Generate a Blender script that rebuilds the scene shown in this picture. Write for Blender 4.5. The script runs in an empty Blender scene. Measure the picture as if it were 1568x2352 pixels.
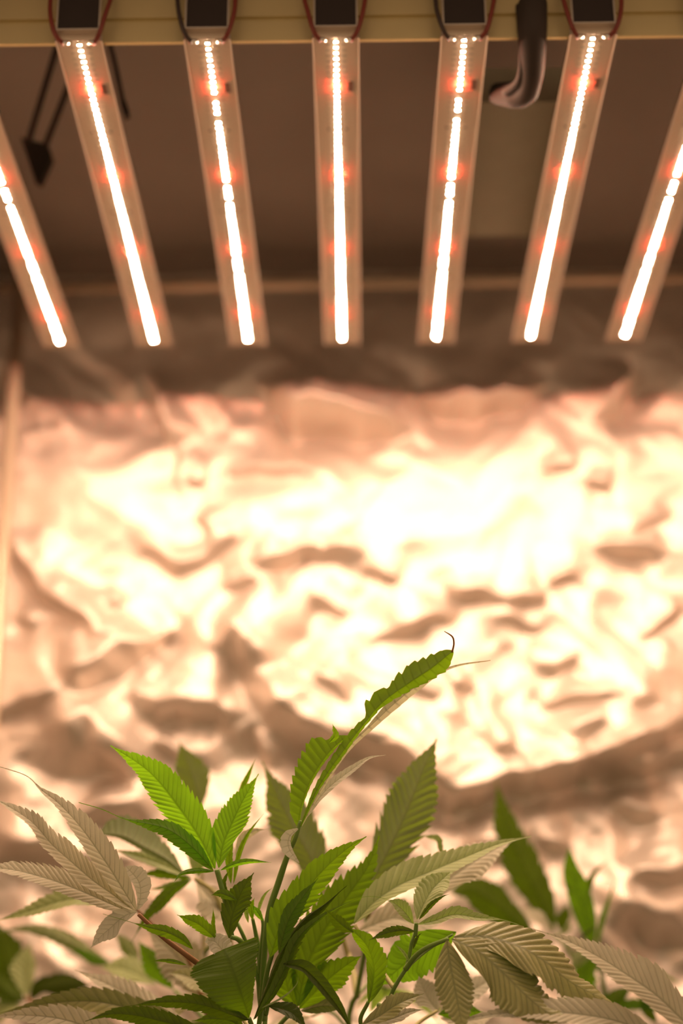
import bpy, math, random
import numpy as np
from mathutils import Vector, Matrix

random.seed(7)
RNG = np.random.default_rng(11)
SC = bpy.context.scene
COL = SC.collection

# ------------------------------------------------------------------ camera
FPX = 3850.0                      # focal length in pixels of the 1568x2352 frame
CAMZ = 0.85
PITCH, YAW, ROLL = 0.36723, -0.00708, -0.00826
cp, sp = math.cos(PITCH), math.sin(PITCH)
FWD = Vector((math.sin(YAW) * cp, math.cos(YAW) * cp, sp))
_r = Vector((math.cos(YAW), -math.sin(YAW), 0)); _u = _r.cross(FWD)
RIGHT = _r * math.cos(ROLL) + _u * math.sin(ROLL)
UP = -_r * math.sin(ROLL) + _u * math.cos(ROLL)
CAM = Vector((0, 0, CAMZ))
cd = bpy.data.cameras.new('camera'); cam = bpy.data.objects.new('camera', cd); COL.objects.link(cam)
cam.matrix_world = Matrix(((RIGHT.x, UP.x, -FWD.x, 0), (RIGHT.y, UP.y, -FWD.y, 0), (RIGHT.z, UP.z, -FWD.z, CAMZ), (0, 0, 0, 1)))
cd.sensor_fit = 'VERTICAL'; cd.sensor_height = 36.0; cd.sensor_width = 24.0
cd.lens = 36.0 * FPX / 2352.0
cd.clip_start = 0.02; cd.clip_end = 50
cd.dof.use_dof = True; cd.dof.focus_distance = 1.368; cd.dof.aperture_fstop = cd.lens / 1000 / 0.0285
SC.camera = cam

# ------------------------------------------------------------------ world, exposure
w = bpy.data.worlds.new('World'); SC.world = w; w.use_nodes = True
w.node_tree.nodes['Background'].inputs[0].default_value = (1.0, 0.68, 0.42, 1)
w.node_tree.nodes['Background'].inputs[1].default_value = 0.50
SC.view_settings.view_transform = 'Standard'; SC.view_settings.look = 'None'
SC.view_settings.gamma = 1; SC.view_settings.use_curve_mapping = False
SC.view_settings.exposure = 0.0
LED_WHITE = 1750.0
LED_RED = 2300.0
SC.cycles.use_denoising = True
SC.cycles.max_bounces = 8; SC.cycles.diffuse_bounces = 5; SC.cycles.glossy_bounces = 3; SC.cycles.transmission_bounces = 5
SC.cycles.use_adaptive_sampling = True; SC.cycles.adaptive_threshold = 0.04
SC.cycles.sample_clamp_indirect = 6.0
SC.cycles.caustics_reflective = False; SC.cycles.caustics_refractive = False
try: SC.cycles.use_light_tree = True
except Exception: pass

def at(px, py, d):
    d = d + 0.085
    return CAM + (FWD + RIGHT * ((px - 784) / FPX) + UP * ((1176 - py) / FPX)) * d
def at_y(px, py, Y):
    v = FWD + RIGHT * ((px - 784) / FPX) + UP * ((1176 - py) / FPX)
    return CAM + v * (Y / v.y)

# ------------------------------------------------------------------ helpers
def tag(o, label=None, cat=None, group=None, kind=None):
    if label: o['label'] = label
    if cat: o['category'] = cat
    if group: o['group'] = group
    if kind: o['kind'] = kind
    return o
def empty(name, loc=(0, 0, 0), parent=None):
    o = bpy.data.objects.new(name, None); COL.objects.link(o); o.empty_display_size = .02
    o.location = loc
    if parent: o.parent = parent
    return o
def mesh(name, V, F, mats, parent=None, smooth=True, fm=None, uv=None):
    me = bpy.data.meshes.new(name)
    me.from_pydata([tuple(v) for v in V], [], F)
    for m in (mats if isinstance(mats, (list, tuple)) else [mats]): me.materials.append(m)
    if smooth: me.polygons.foreach_set('use_smooth', [True] * len(F))
    if fm is not None: me.polygons.foreach_set('material_index', fm)
    if uv is not None:
        l = me.uv_layers.new(name='UVMap')
        idx = np.empty(len(me.loops), dtype=np.int32); me.loops.foreach_get('vertex_index', idx)
        l.data.foreach_set('uv', np.asarray(uv, dtype=np.float32)[idx].ravel())
    me.update()
    o = bpy.data.objects.new(name, me); COL.objects.link(o)
    if parent: o.parent = parent
    return o
def box_vf(lo, hi, V, F, fm=None, mi=0):
    b = len(V)
    for z in (lo[2], hi[2]):
        for y in (lo[1], hi[1]):
            for x in (lo[0], hi[0]): V.append((x, y, z))
    for q in ((0, 2, 3, 1), (4, 5, 7, 6), (0, 1, 5, 4), (2, 6, 7, 3), (0, 4, 6, 2), (1, 3, 7, 5)):
        F.append(tuple(b + i for i in q))
        if fm is not None: fm.append(mi)
def box(name, lo, hi, mat, parent=None):
    V, F = [], []; box_vf(lo, hi, V, F)
    return mesh(name, V, F, mat, parent, smooth=False)
def resample(P, n):
    """Catmull-Rom through P at n parameters spaced by arc length"""
    P = np.array([tuple(p) for p in P], float)
    if len(P) == 2:
        return P[0] + (P[1] - P[0]) * np.linspace(0, 1, n)[:, None]
    Q = np.vstack([2 * P[0] - P[1], P, 2 * P[-1] - P[-2]])
    out = []
    for i in range(len(P) - 1):
        p0, p1, p2, p3 = Q[i:i + 4]
        t = np.linspace(0, 1, 24, endpoint=False)[:, None]
        out.append(.5 * (2 * p1 + (p2 - p0) * t + (2 * p0 - 5 * p1 + 4 * p2 - p3) * t ** 2 + (3 * p1 - p0 - 3 * p2 + p3) * t ** 3))
    out.append(P[-1:]); D = np.vstack(out)
    s = np.r_[0, np.cumsum(np.linalg.norm(np.diff(D, axis=0), axis=1))]
    q = np.linspace(0, s[-1], n)
    return np.stack([np.interp(q, s, D[:, k]) for k in range(3)], 1)
def tube_vf(P, rad, V, F, ns=8, caps=True):
    P = np.asarray(P, float); n = len(P)
    if np.isscalar(rad): rad = [rad] * n
    T = np.gradient(P, axis=0); T /= np.linalg.norm(T, axis=1)[:, None] + 1e-12
    a = np.array([0, 0, 1.]) if abs(T[0][2]) < .8 else np.array([1., 0, 0])
    b = len(V)
    nrm = np.cross(T[0], a); nrm /= np.linalg.norm(nrm)
    for i in range(n):
        nrm = nrm - T[i] * (nrm @ T[i]); nrm /= np.linalg.norm(nrm)
        bi = np.cross(T[i], nrm)
        for k in range(ns):
            an = 2 * math.pi * k / ns
            V.append(tuple(P[i] + rad[i] * (nrm * math.cos(an) + bi * math.sin(an))))
    for i in range(n - 1):
        for k in range(ns):
            k2 = (k + 1) % ns
            F.append((b + i * ns + k, b + i * ns + k2, b + (i + 1) * ns + k2, b + (i + 1) * ns + k))
    if caps:
        F.append(tuple(b + k for k in range(ns))[::-1]); F.append(tuple(b + (n - 1) * ns + k for k in range(ns)))
def tube(name, pts, rad, mat, parent=None, n=None, ns=8):
    n = n or max(4, 8 * (len(pts) - 1))
    P = resample(pts, n) if len(pts) > 1 else pts
    if not np.isscalar(rad): rad = np.interp(np.linspace(0, 1, n), np.linspace(0, 1, len(rad)), rad)
    V, F = [], []; tube_vf(P, rad, V, F, ns)
    return mesh(name, V, F, mat, parent)

# ------------------------------------------------------------------ materials
def newmat(name):
    m = bpy.data.materials.new(name); m.use_nodes = True
    nt = m.node_tree; b = nt.nodes['Principled BSDF']
    return m, nt, b
def simple(name, col, rough=.5, metal=0., noise=0., nscale=40, bump=0., emit=None, estr=0.):
    m, nt, b = newmat(name)
    b.inputs['Base Color'].default_value = (*col, 1); b.inputs['Roughness'].default_value = rough
    b.inputs['Metallic'].default_value = metal
    tc = nt.nodes.new('ShaderNodeTexCoord'); no = nt.nodes.new('ShaderNodeTexNoise')
    no.inputs['Scale'].default_value = nscale; no.inputs['Detail'].default_value = 4
    nt.links.new(tc.outputs['Object'], no.inputs['Vector'])
    if noise:
        mx = nt.nodes.new('ShaderNodeMix'); mx.data_type = 'RGBA'
        mx.inputs[6].default_value = (*[c * (1 - noise) for c in col], 1); mx.inputs[7].default_value = (*[min(1, c * (1 + noise)) for c in col], 1)
        nt.links.new(no.outputs['Fac'], mx.inputs[0]); nt.links.new(mx.outputs[2], b.inputs['Base Color'])
    if bump:
        bp = nt.nodes.new('ShaderNodeBump'); bp.inputs['Strength'].default_value = bump; bp.inputs['Distance'].default_value = .002
        nt.links.new(no.outputs['Fac'], bp.inputs['Height']); nt.links.new(bp.outputs[0], b.inputs['Normal'])
    if emit:
        b.inputs['Emission Color'].default_value = (*emit, 1); b.inputs['Emission Strength'].default_value = estr
    return m
M_MYLAR = simple('silver_lining', (.85, .75, .66), .46, .60, .04, 30, .25)
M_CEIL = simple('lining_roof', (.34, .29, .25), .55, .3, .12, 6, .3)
M_FLOOR = simple('floor_lining', (.16, .13, .11), .5, .3, .1, 10, .3)  # dark base colour set to cut light bounced up onto the back wall
M_POLE = simple('painted_pole', (.75, .6, .45), .35, .5, .05)
M_PCB = simple('white_circuit_board', (.80, .64, .47), .5, 0, .04, 200)
M_ALU = simple('aluminium_edge', (.75, .66, .58), .3, .9, .05)
M_BEAM = simple('brushed_beam', (.78, .64, .34), .38, .6, .08, 25)
M_HOUSE = simple('dull_housing', (.55, .50, .36), .6, 0, .08)
M_BLACK = simple('sleeve_shade_black', (.035, .022, .018), .5, .2, .1)  # black standing in for shade inside the hollow bar ends
M_CABLE = simple('black_cable', (.045, .030, .022), .8, 0, .1)
M_WIRE_R = simple('red_wire', (.22, .035, .02), .45, 0, .1)
M_WIRE_B = simple('black_wire', (.05, .03, .022), .45, 0, .1)
M_SOLDER = simple('solder', (.9, .85, .78), .18, 1)
M_DIODE = simple('diode_body', (.8, .65, .4), .5)
M_LEDW = simple('diode_white_lit', (1, .9, .7), .4, emit=(1.0, .71, .47), estr=LED_WHITE)
M_LEDR = simple('diode_red_lit', (1, .1, .1), .4, emit=(1.0, .06, .03), estr=LED_RED)
M_COMP = simple('resistor', (.2, .13, .09), .5)
M_POT = simple('fabric_pot', (.06, .05, .045), .9, 0, .2, 60, .5)
M_SOIL = simple('soil', (.09, .055, .03), .95, 0, .4, 90, .8)

def leafmat(name, up, un, tr, tf, vein, vstr=.75, rough=.48, spec=.35, blot=.25):
    m, nt, b = newmat(name); N = nt.nodes; L = nt.links
    uv = N.new('ShaderNodeUVMap'); uv.uv_map = 'UVMap'
    sep = N.new('ShaderNodeSeparateXYZ'); L.new(uv.outputs[0], sep.inputs[0])
    def mth(op, a, c=None, clamp=False):
        n = N.new('ShaderNodeMath'); n.operation = op; n.use_clamp = clamp
        for i, x in enumerate((a, c)):
            if x is None: continue
            if isinstance(x, (int, float)): n.inputs[i].default_value = x
            else: L.new(x, n.inputs[i])
        return n.outputs[0]
    fr = mth('FRACT', mth('ADD', sep.outputs[0], .5))
    dv = mth('ABSOLUTE', mth('SUBTRACT', fr, .5))                     # 0 on a side vein
    vm = mth('SUBTRACT', 1.0, mth('MULTIPLY', dv, 7.0), True)
    av = mth('ABSOLUTE', sep.outputs[1])
    vm = mth('MULTIPLY', vm, mth('SUBTRACT', 1.15, av, True))
    mr = mth('SUBTRACT', 1.0, mth('MULTIPLY', av, 11.0), True)
    msk = mth('MULTIPLY', mth('MAXIMUM', vm, mr), vstr, True)
    geo = N.new('ShaderNodeNewGeometry'); tc = N.new('ShaderNodeTexCoord')
    no = N.new('ShaderNodeTexNoise'); no.inputs['Scale'].default_value = 45; no.inputs['Detail'].default_value = 5
    L.new(tc.outputs['Object'], no.inputs['Vector'])
    def mix(f, a, c):
        n = N.new('ShaderNodeMix'); n.data_type = 'RGBA'
        if isinstance(f, (int, float)): n.inputs[0].default_value = f
        else: L.new(f, n.inputs[0])
        for i, x in ((6, a), (7, c)):
            if isinstance(x, tuple): n.inputs[i].default_value = (*x, 1)
            else: L.new(x, n.inputs[i])
        return n.outputs[2]
    base = mix(geo.outputs['Backfacing'], up, un)
    dark = mix(no.outputs['Fac'], (1 - blot,) * 3, (1 + blot * .6,) * 3)
    def mul(a, c):
        n = N.new('ShaderNodeMix'); n.data_type = 'RGBA'; n.blend_type = 'MULTIPLY'; n.inputs[0].default_value = 1
        L.new(a, n.inputs[6]); L.new(c, n.inputs[7]); return n.outputs[2]
    base = mul(base, dark)
    base = mix(msk, base, vein)
    L.new(base, b.inputs['Base Color'])
    b.inputs['Roughness'].default_value = rough; b.inputs['Specular IOR Level'].default_value = spec
    trc = mul(mix(msk, tr, tuple(c * .45 for c in tr)), dark)
    tl = N.new('ShaderNodeBsdfTranslucent'); L.new(trc, tl.inputs[0])
    bp = N.new('ShaderNodeBump'); bp.inputs['Strength'].default_value = .35; bp.inputs['Distance'].default_value = .0006
    n2 = N.new('ShaderNodeTexNoise'); n2.inputs['Scale'].default_value = 700; L.new(tc.outputs['Object'], n2.inputs['Vector'])
    L.new(n2.outputs['Fac'], bp.inputs['Height']); L.new(bp.outputs[0], b.inputs['Normal'])
    ms = N.new('ShaderNodeMixShader'); ms.inputs[0].default_value = tf
    L.new(b.outputs[0], ms.inputs[1]); L.new(tl.outputs[0], ms.inputs[2])
    L.new(ms.outputs[0], N['Material Output'].inputs[0])
    return m
LM = {
    'lime':  leafmat('leaf_lime',  (.14, .27, .03), (.16, .28, .04), (.33, .74, .012), .64, (.07, .15, .015)),
    'green': leafmat('leaf_green', (.12, .18, .014), (.14, .20, .025), (.27, .53, .004), .52, (.07, .11, .008), .5),
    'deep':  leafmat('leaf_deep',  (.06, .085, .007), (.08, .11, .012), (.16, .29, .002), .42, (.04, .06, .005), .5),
    'olive': leafmat('leaf_olive', (.36, .34, .12), (.30, .30, .11), (.16, .32, .015), .22, (.10, .12, .04), .6, .38, .6),
    'tan':   leafmat('leaf_tan',   (.80, .74, .56), (.80, .74, .58), (.64, .62, .34), .42, (.14, .18, .07), .6, .5, .3),  # pale leaf, brightened beyond leaf albedo: lamp-lit brightness put into the colour
    'cream': leafmat('leaf_cream', (.84, .80, .64), (.84, .78, .64), (.74, .74, .50), .42, (.28, .32, .14), .5, .5, .3),  # paler still, lit brightness carried by the base colour likewise
    'pale':  leafmat('leaf_pale',  (.50, .56, .24), (.50, .54, .28), (.34, .58, .04), .42, (.17, .24, .06), .6, .45, .4),
    'stripe': leafmat('leaf_stripe', (.20, .27, .10), (.33, .38, .20), (.30, .46, .015), .42, (.36, .38, .20), .9, .5, .35),
}
M_STEM = simple('stem_green', (.19, .32, .05), .45, 0, .2, 60, .3)
M_STEM_P = simple('stem_pale', (.55, .50, .20), .45, 0, .15, 60, .3)
M_STEM_B = simple('stem_brown', (.36, .17, .07), .5, 0, .25, 60, .4)
M_WITHER = simple('withered_tip', (.30, .12, .03), .6, 0, .3, 200)

# ------------------------------------------------------------------ the tent (setting)
FIX_X0, FIX_Y0, FIX_H, FIX_L, PITCH_X = -0.01044, 1.25157, CAMZ + 0.9335, 0.58673, 0.115
WALL_Y = 2.0
XL, XR = -0.492, 0.66
CEIL = CAMZ + 1.115
YF = 0.98

def voro(u, v, scale, seed, amp):
    """distance to the nearest jittered point: creased cones like crumpled foil"""
    r = np.random.default_rng(seed); G = r.random((64, 64, 3))
    a, b = u / scale, v / scale; ia, ib = np.floor(a).astype(int), np.floor(b).astype(int)
    best = np.full(a.shape, 9.); best2 = np.full(a.shape, 9.)
    for i in (-1, 0, 1):
        for j in (-1, 0, 1):
            g = G[(ia + i) % 64, (ib + j) % 64]
            d = np.hypot(ia + i + g[..., 0] - a, ib + j + g[..., 1] - b)
            best2 = np.minimum(best2, np.maximum(best, d)); best = np.minimum(best, d)
    return amp * (.6 * best + .4 * (best2 - best) - .4)
# folds seen on the back lining: polyline, width of the steep face, depth in metres (mapped onto the wall plane)
FOLDS = [
    ([(-20, 1165), (80, 1310), (150, 1390), (240, 1455)], 30, .016), ([(235, 1385), (270, 1395)], 24, .008),
    ([(165, 1545), (245, 1520), (305, 1470)], 80, .030), ([(310, 1495), (400, 1435)], 30, .013), ([(-10, 1625), (120, 1590)], 28, .012),
    ([(320, 1612), (420, 1602), (530, 1645)], 50, .024), ([(110, 1680), (220, 1650), (330, 1750)], 90, .026),
    ([(520, 1340), (580, 1325)], 26, .010), ([(525, 1465), (570, 1470), (620, 1510)], 90, .028),
    ([(595, 1545), (650, 1625), (760, 1690), (840, 1702)], 60, .036), ([(830, 1700), (950, 1740), (1000, 1790), (1070, 1828)], 62, .038),
    ([(1060, 1828), (1200, 1782), (1350, 1742), (1590, 1650)], 42, .044), ([(1370, 1765), (1480, 1740), (1600, 1715)], 50, .030),
    ([(1050, 1352), (1130, 1365)], 24, .014), ([(1150, 1372), (1240, 1350)], 24, .014), ([(1270, 1322), (1335, 1312)], 22, .010),
    ([(890, 1462), (960, 1432), (1035, 1403)], 22, .014), ([(600, 1285), (700, 1262), (790, 1272)], 45, .016), ([(840, 1290), (915, 1322)], 26, .010),
    ([(525, 1078), (600, 1064), (700, 1096)], 14, .009), ([(425, 1096), (470, 1095)], 14, .007),
    ([(1375, 1240), (1440, 1248), (1515, 1272)], 38, .018), ([(1240, 1062), (1305, 1062)], 16, .008), ([(1440, 1200), (1535, 1185)], 16, .007),
    ([(1350, 1110), (1410, 1116)], 26, .009), ([(725, 1368), (795, 1390)], 28, .010), ([(1020, 1580), (1065, 1560)], 40, .010),
    ([(925, 1580), (995, 1600)], 34, .010), ([(1265, 1600), (1385, 1620)], 34, .012), ([(1310, 1690), (1365, 1655)], 50, .014),
    ([(1125, 1732), (1175, 1718)], 44, .013), ([(1440, 1612), (1505, 1600)], 30, .010), ([(540, 1695), (600, 1655), (650, 1720)], 60, .022),
    ([(100, 1735), (230, 1705), (300, 1765)], 60, .022), ([(180, 1862), (340, 1850)], 60, .028), ([(-10, 1940), (150, 1950), (240, 1965)], 60, .026),
    ([(350, 885), (372, 940), (392, 1005)], 26, .026), ([(630, 915), (690, 955), (780, 950), (895, 985)], 40, .058), ([(1430, 850), (1392, 950)], 34, .032),
    ([(980, 925), (1100, 925), (1210, 892)], 26, .036), ([(400, 1040), (405, 1120)], 16, .007), ([(460, 1180), (480, 1260)], 26, .009),
    ([(1230, 1920), (1300, 1935)], 40, .014), ([(1420, 1850), (1500, 1845)], 44, .018), ([(1460, 1990), (1568, 2010)], 50, .020), ([(1100, 1900), (1180, 1960)], 60, .020),
    ([(1400, 2080), (1580, 2090)], 90, .030), ([(1150, 1400), (1240, 1440)], 34, .008), ([(1230, 1520), (1310, 1500)], 30, .009), ([(1480, 1450), (1540, 1380)], 34, .009),
    ([(380, 1690), (470, 1750)], 40, .014), ([(700, 1560), (790, 1590)], 34, .011), ([(40, 1400), (90, 1440)], 30, .010), ([(340, 1250), (430, 1300), (520, 1240)], 30, .010),
]
def wall_px(px, py):
    p = at_y(px, py, WALL_Y); return p.x, p.z
def build_back():
    nx, nz = 300, 520
    X, Z = np.meshgrid(np.linspace(XL - .01, XR + .01, nx), np.linspace(0, CEIL + .01, nz))
    zr = Z - CAMZ
    h = np.zeros_like(X)
    S = 1 / 1790.0
    FX = X + .003 * np.sin(Z * 61 + 2) + .002 * np.sin(Z * 143 + X * 50) + .006 * np.sin(X * 38 + Z * 23)
    FZ = Z + .003 * np.sin(X * 55 + 1) + .002 * np.sin(X * 131 - Z * 40) + .005 * np.sin(Z * 47 - X * 31)
    for pts, wpx, D in FOLDS:
        P = [np.array(wall_px(*p)) for p in pts]; ww = wpx * S
        best = np.full(X.shape, 9.); sd = np.zeros_like(X); tt = np.zeros_like(X)
        seg = [np.linalg.norm(P[i + 1] - P[i]) for i in range(len(P) - 1)]; tot = sum(seg); acc = 0
        for i in range(len(P) - 1):
            a, d = P[i], (P[i + 1] - P[i]) / seg[i]
            nrm = np.array([d[1], -d[0]])
            if nrm[1] > 0: nrm = -nrm                                  # towards the floor side
            rx, rz = FX - a[0], FZ - a[1]
            t = rx * d[0] + rz * d[1]; tc = np.clip(t, 0, seg[i])
            dist = np.hypot(rx - d[0] * tc, rz - d[1] * tc)
            m = dist < best
            best = np.where(m, dist, best)
            sd = np.where(m, np.sign(rx * nrm[0] + rz * nrm[1]) * dist, sd); tt = np.where(m, (acc + t) / tot, tt)
            acc += seg[i]
        end = 1 / (1 + np.exp(-(np.minimum(tt, 1 - tt) - .02) / .10)); D = D * (1.35 if D < .02 else 1.2); ww = ww * .85
        La, Lb = max(.03, 2.2 * ww), max(.035, 2.5 * ww)
        x = np.clip(sd / ww, 0, 1); core = 1 - 1.6 * (x * x * (3 - 2 * x))
        p = np.where(sd < 0, np.exp(sd / La), np.where(sd < ww, core, -.6 * np.exp(-(sd - ww) / Lb)))
        h += D * p * end
    wx = X + .02 * np.sin(Z * 17 + 1) + .012 * np.sin(Z * 41 + X * 13); wz = Z + .02 * np.sin(X * 19) + .010 * np.sin(X * 37 + 2)
    low = np.clip((1.10 + CAMZ - .45 - Z) / .5, 0, 1)                  # the lining is more crumpled further down
    mid = np.exp(-((zr - .58) / .14) ** 2)
    top = np.clip(1 - np.abs(zr - .93) / .12, 0, 1)
    h += voro(wx, wz, .17, 1, .052) * (.6 + .6 * low + .8 * top + .3 * mid)
    h += voro(wx * 1.1, wz, .075, 2, .030) * (.35 + 1.4 * low + 1.1 * top + .8 * mid)
    h += voro(wx, wz * 1.2, .034, 3, .0115) * (.3 + 1.7 * low + .6 * top)
    V = np.stack([X, WALL_Y - h, Z], -1).reshape(-1, 3)
    i = np.arange((nx) * (nz)).reshape(nz, nx)
    F = np.stack([i[:-1, :-1], i[:-1, 1:], i[1:, 1:], i[1:, :-1]], -1).reshape(-1, 4)
    o = mesh('wall_back', V, F.tolist(), M_MYLAR)
    tag(o, 'crumpled silver reflective lining of the tent behind the plants', kind='structure')
build_back()
def sheet(name, o0, du, dv, nu, nv, nrm, mat, amp, label):
    U, W = np.meshgrid(np.linspace(0, 1, nu), np.linspace(0, 1, nv))
    o0, du, dv, nrm = (np.array(q, float) for q in (o0, du, dv, nrm))
    lu, lv = np.linalg.norm(du), np.linalg.norm(dv)
    h = voro(U * lu + .02 * np.sin(W * lv * 17), W * lv, .16, 5 + len(name), amp) + voro(U * lu, W * lv, .07, 9, amp * .35)
    V = o0 + U[..., None] * du + W[..., None] * dv + h[..., None] * nrm
    i = np.arange(nu * nv).reshape(nv, nu)
    F = np.stack([i[:-1, :-1], i[:-1, 1:], i[1:, 1:], i[1:, :-1]], -1).reshape(-1, 4)
    return tag(mesh(name, V.reshape(-1, 3), F.tolist(), mat), label, kind='structure')
sheet('wall_left', (XL, YF, 0), (0, WALL_Y - YF + .01, 0), (0, 0, CEIL), 80, 130, (1, 0, 0), M_MYLAR, .012, 'silver lining of the left side of the tent')
sheet('wall_right', (XR, YF, 0), (0, WALL_Y - YF + .01, 0), (0, 0, CEIL), 80, 130, (-1, 0, 0), M_MYLAR, .012, 'silver lining of the right side of the tent')
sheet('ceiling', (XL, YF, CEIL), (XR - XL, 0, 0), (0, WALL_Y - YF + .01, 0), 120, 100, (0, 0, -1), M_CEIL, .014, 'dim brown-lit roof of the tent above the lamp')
sheet('floor', (XL - .5, -1.0, 0), (XR - XL + 1, 0, 0), (0, 3.05, 0), 60, 80, (0, 0, 1), M_FLOOR, .003, 'dark floor of the tent under the pots')

# poles of the tent frame
def pole(name, a, b, r, label):
    o = tube(name, [a, b], r, M_POLE, n=2, ns=14)
    return tag(o, label, kind='structure')
pa, pb = at_y(-10, 664, 1.945), at_y(1578, 636, 1.945)
pole('trim_1', (XL + .015, 1.945, pa.z), (XR - .015, 1.945, pb.z), .0085, 'horizontal tent pole across the back, behind the light bars')
q = at_y(2, 1400, 1.90)
pole('trim_2', (q.x, 1.90, .01), (q.x - .004, 1.90, CEIL - .02), .009, 'upright tent pole in the back left corner')

# ------------------------------------------------------------------ the grow light
def build_light():
    root = empty('grow_light', (FIX_X0 + .5 * PITCH_X, FIX_Y0, FIX_H + .05))
    tag(root, 'overhead grow light with parallel glowing LED bars on a metal crossbeam', 'lamp')
    off = Vector(root.location)
    inv = Matrix.Translation(-off)
    def fin(o): o.matrix_parent_inverse = inv; return o
    y0, y1 = FIX_Y0 - .007, FIX_Y0 + FIX_L + .012
    # diodes: one template per kind
    def diode_mesh(nm, red):
        V, F, fm = [], [], []
        a, b_ = .0019, .0010
        box_vf((-a, -b_, -.0004), (a, b_, .0), V, F, fm, 0)
        k = len(V); ns = 6; hh = .0012 if red else .00012; r1 = .0018
        for (rr, zz) in ((r1, -.0004), (r1 * (.75 if red else .9), -.0004 - hh)):
            for j in range(ns):
                an = 2 * math.pi * (j + .5) / ns; V.append((rr * math.cos(an) , rr * .48 * math.sin(an), zz))
        for j in range(ns):
            j2 = (j + 1) % ns; F.append((k + j, k + ns + j, k + ns + j2, k + j2)); fm.append(1)
        F.append(tuple(k + ns + j for j in range(ns))[::-1]); fm.append(1)
        me = bpy.data.meshes.new(nm); me.from_pydata(V, [], F); me.materials.append(M_DIODE); me.materials.append(M_LEDR if red else M_LEDW)
        me.polygons.foreach_set('material_index', fm); me.update(); return me
    DW, DR = diode_mesh('diode', False), diode_mesh('red_diode', True)
    pitch = .00827; n = int(FIX_L / pitch) + 1
    red_at = (8, 26, 44, 62)
    gaps_even = (21, 42)                                              # segment joints
    for i in range(-3, 5):
        x = FIX_X0 + PITCH_X * i; hw = .0198
        V, F = [], []
        box_vf((x - hw, y0, FIX_H), (x + hw, y1, FIX_H + .0022), V, F)
        bar = fin(mesh('light_bar', V, F, M_PCB, root, smooth=False))
        V, F = [], []
        for s in (-1, 1):                                             # aluminium lips along both edges
            xa, xb = sorted((x + s * hw, x + s * (hw + .0013)))
            box_vf((xa, y0, FIX_H - .0012), (xb, y1, FIX_H + .004), V, F)
        mesh('edge_rail', V, F, M_ALU, bar, smooth=False)
        V, F = [], []                                                 # hollow extrusion on top
        t = .0016; z0, z1 = FIX_H + .0065, FIX_H + .062; ya, yb = y0 - .006, y0 + .03
        for lo, hi in (((x - hw, ya, z0), (x + hw, yb, z0 + t)), ((x - hw, ya, z1 - t), (x + hw, yb, z1)),
                       ((x - hw, ya, z0 + t), (x - hw + t, yb, z1 - t)), ((x + hw - t, ya, z0 + t), (x + hw, yb, z1 - t))):
            box_vf(lo, hi, V, F)
        mesh('end_sleeve', V, F, M_ALU, bar, smooth=False)
        box('sleeve_shade', (x - hw + t, ya + .002, z0 + t), (x + hw - t, yb, z1 - t), M_BLACK, bar)  # black fill painting the shade inside the open hollow extrusion
        V, F = [], []
        box_vf((x - hw + .0006, y0 + .0005, FIX_H + .0022), (x + hw - .0006, y0 + .02, z0), V, F)
        box_vf((x - .012, y0 + .02, FIX_H + .0022), (x + .012, y1 - .004, FIX_H + .022), V, F)
        mesh('heat_sink', V, F, M_POLE, bar, smooth=False)
        # wires and solder joints either side
        for s in (-1, 1):
            black = (s < 0 and i in (-1, 1))
            pts = [(x + s * (.022 + .004 * (i % 2)), y0 + .006, FIX_H + .075), (x + s * (.0255 + .0015 * ((i + s) % 3)), y0 - .006, FIX_H + .045),
                   (x + s * .0245, y0 - .009, FIX_H + .020), (x + s * .0195, y0 - .007, FIX_H + .001), (x + s * .0135, y0 + .003, FIX_H - .0022)]
            tube('wire', pts, .0021, M_WIRE_B if black else M_WIRE_R, bar, n=22, ns=8)
            pts = [(x + s * .0155, y0 + .002, FIX_H - .001), (x + s * .0115, y0 + .0005, FIX_H - .0028), (x + s * .0088, y0 + .004, FIX_H - .001)]
            tube('solder_joint', pts, [.0013, .002, .0012], M_SOLDER, bar, n=8, ns=8)
        # small components next to the row
        V, F = [], []
        for k in range(n):
            yy = FIX_Y0 + pitch * (k + .5)
            for s in (-1, 1):
                if k % 18 == 16: box_vf((x + s * .0085 - .0016, yy - .0012, FIX_H - .0008), (x + s * .0085 + .0016, yy + .0012, FIX_H), V, F)
                else: box_vf((x + s * .0072 - .0022, yy - .0002, FIX_H - .00025), (x + s * .0072 + .0022, yy + .0002, FIX_H), V, F)
        box_vf((x + .0105, FIX_Y0 + pitch * 7.2, FIX_H - .0006), (x + .0155, FIX_Y0 + pitch * 9.0, FIX_H), V, F)
        tag(mesh('component', V, F, M_COMP, bar, smooth=False), 'tiny dark surface-mount parts beside the diodes', kind='stuff')
        far = []
        
        for k in range(n):
            dx = 0; yy = FIX_Y0 + pitch * k
            if i % 2 and k % 18 in (10, 14): continue
            yy += .0009 * ((k + 1) // 18)
            red = k in red_at
            if k < 40 and -3 <= i <= 3:
                o = bpy.data.objects.new('red_diode' if red else 'diode', DR if red else DW); COL.objects.link(o)
                o.parent = bar; o.location = (x + dx, yy, FIX_H)
            else: far.append((x + dx, yy, red))
        V, F, fm = [], [], []
        for (xx, yy, red) in far:
            me = DR if red else DW; b0 = len(V)
            V += [(v.co.x + xx, v.co.y + yy, v.co.z + FIX_H) for v in me.vertices]
            for p in me.polygons:
                F.append(tuple(b0 + q for q in p.vertices)); fm.append(0 if p.material_index == 0 else (2 if red else 1))
        tag(mesh('diode_row', V, F, [M_DIODE, M_LEDW, M_LEDR], bar, smooth=False, fm=fm), 'far half of the row of glowing diodes', kind='stuff')
    # crossbeam with a recessed slot
    xa, xb = XL + .03, XR - .04
    yb0 = FIX_Y0 + .004
    V, F = [], []
    zs = FIX_H + .005
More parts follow.
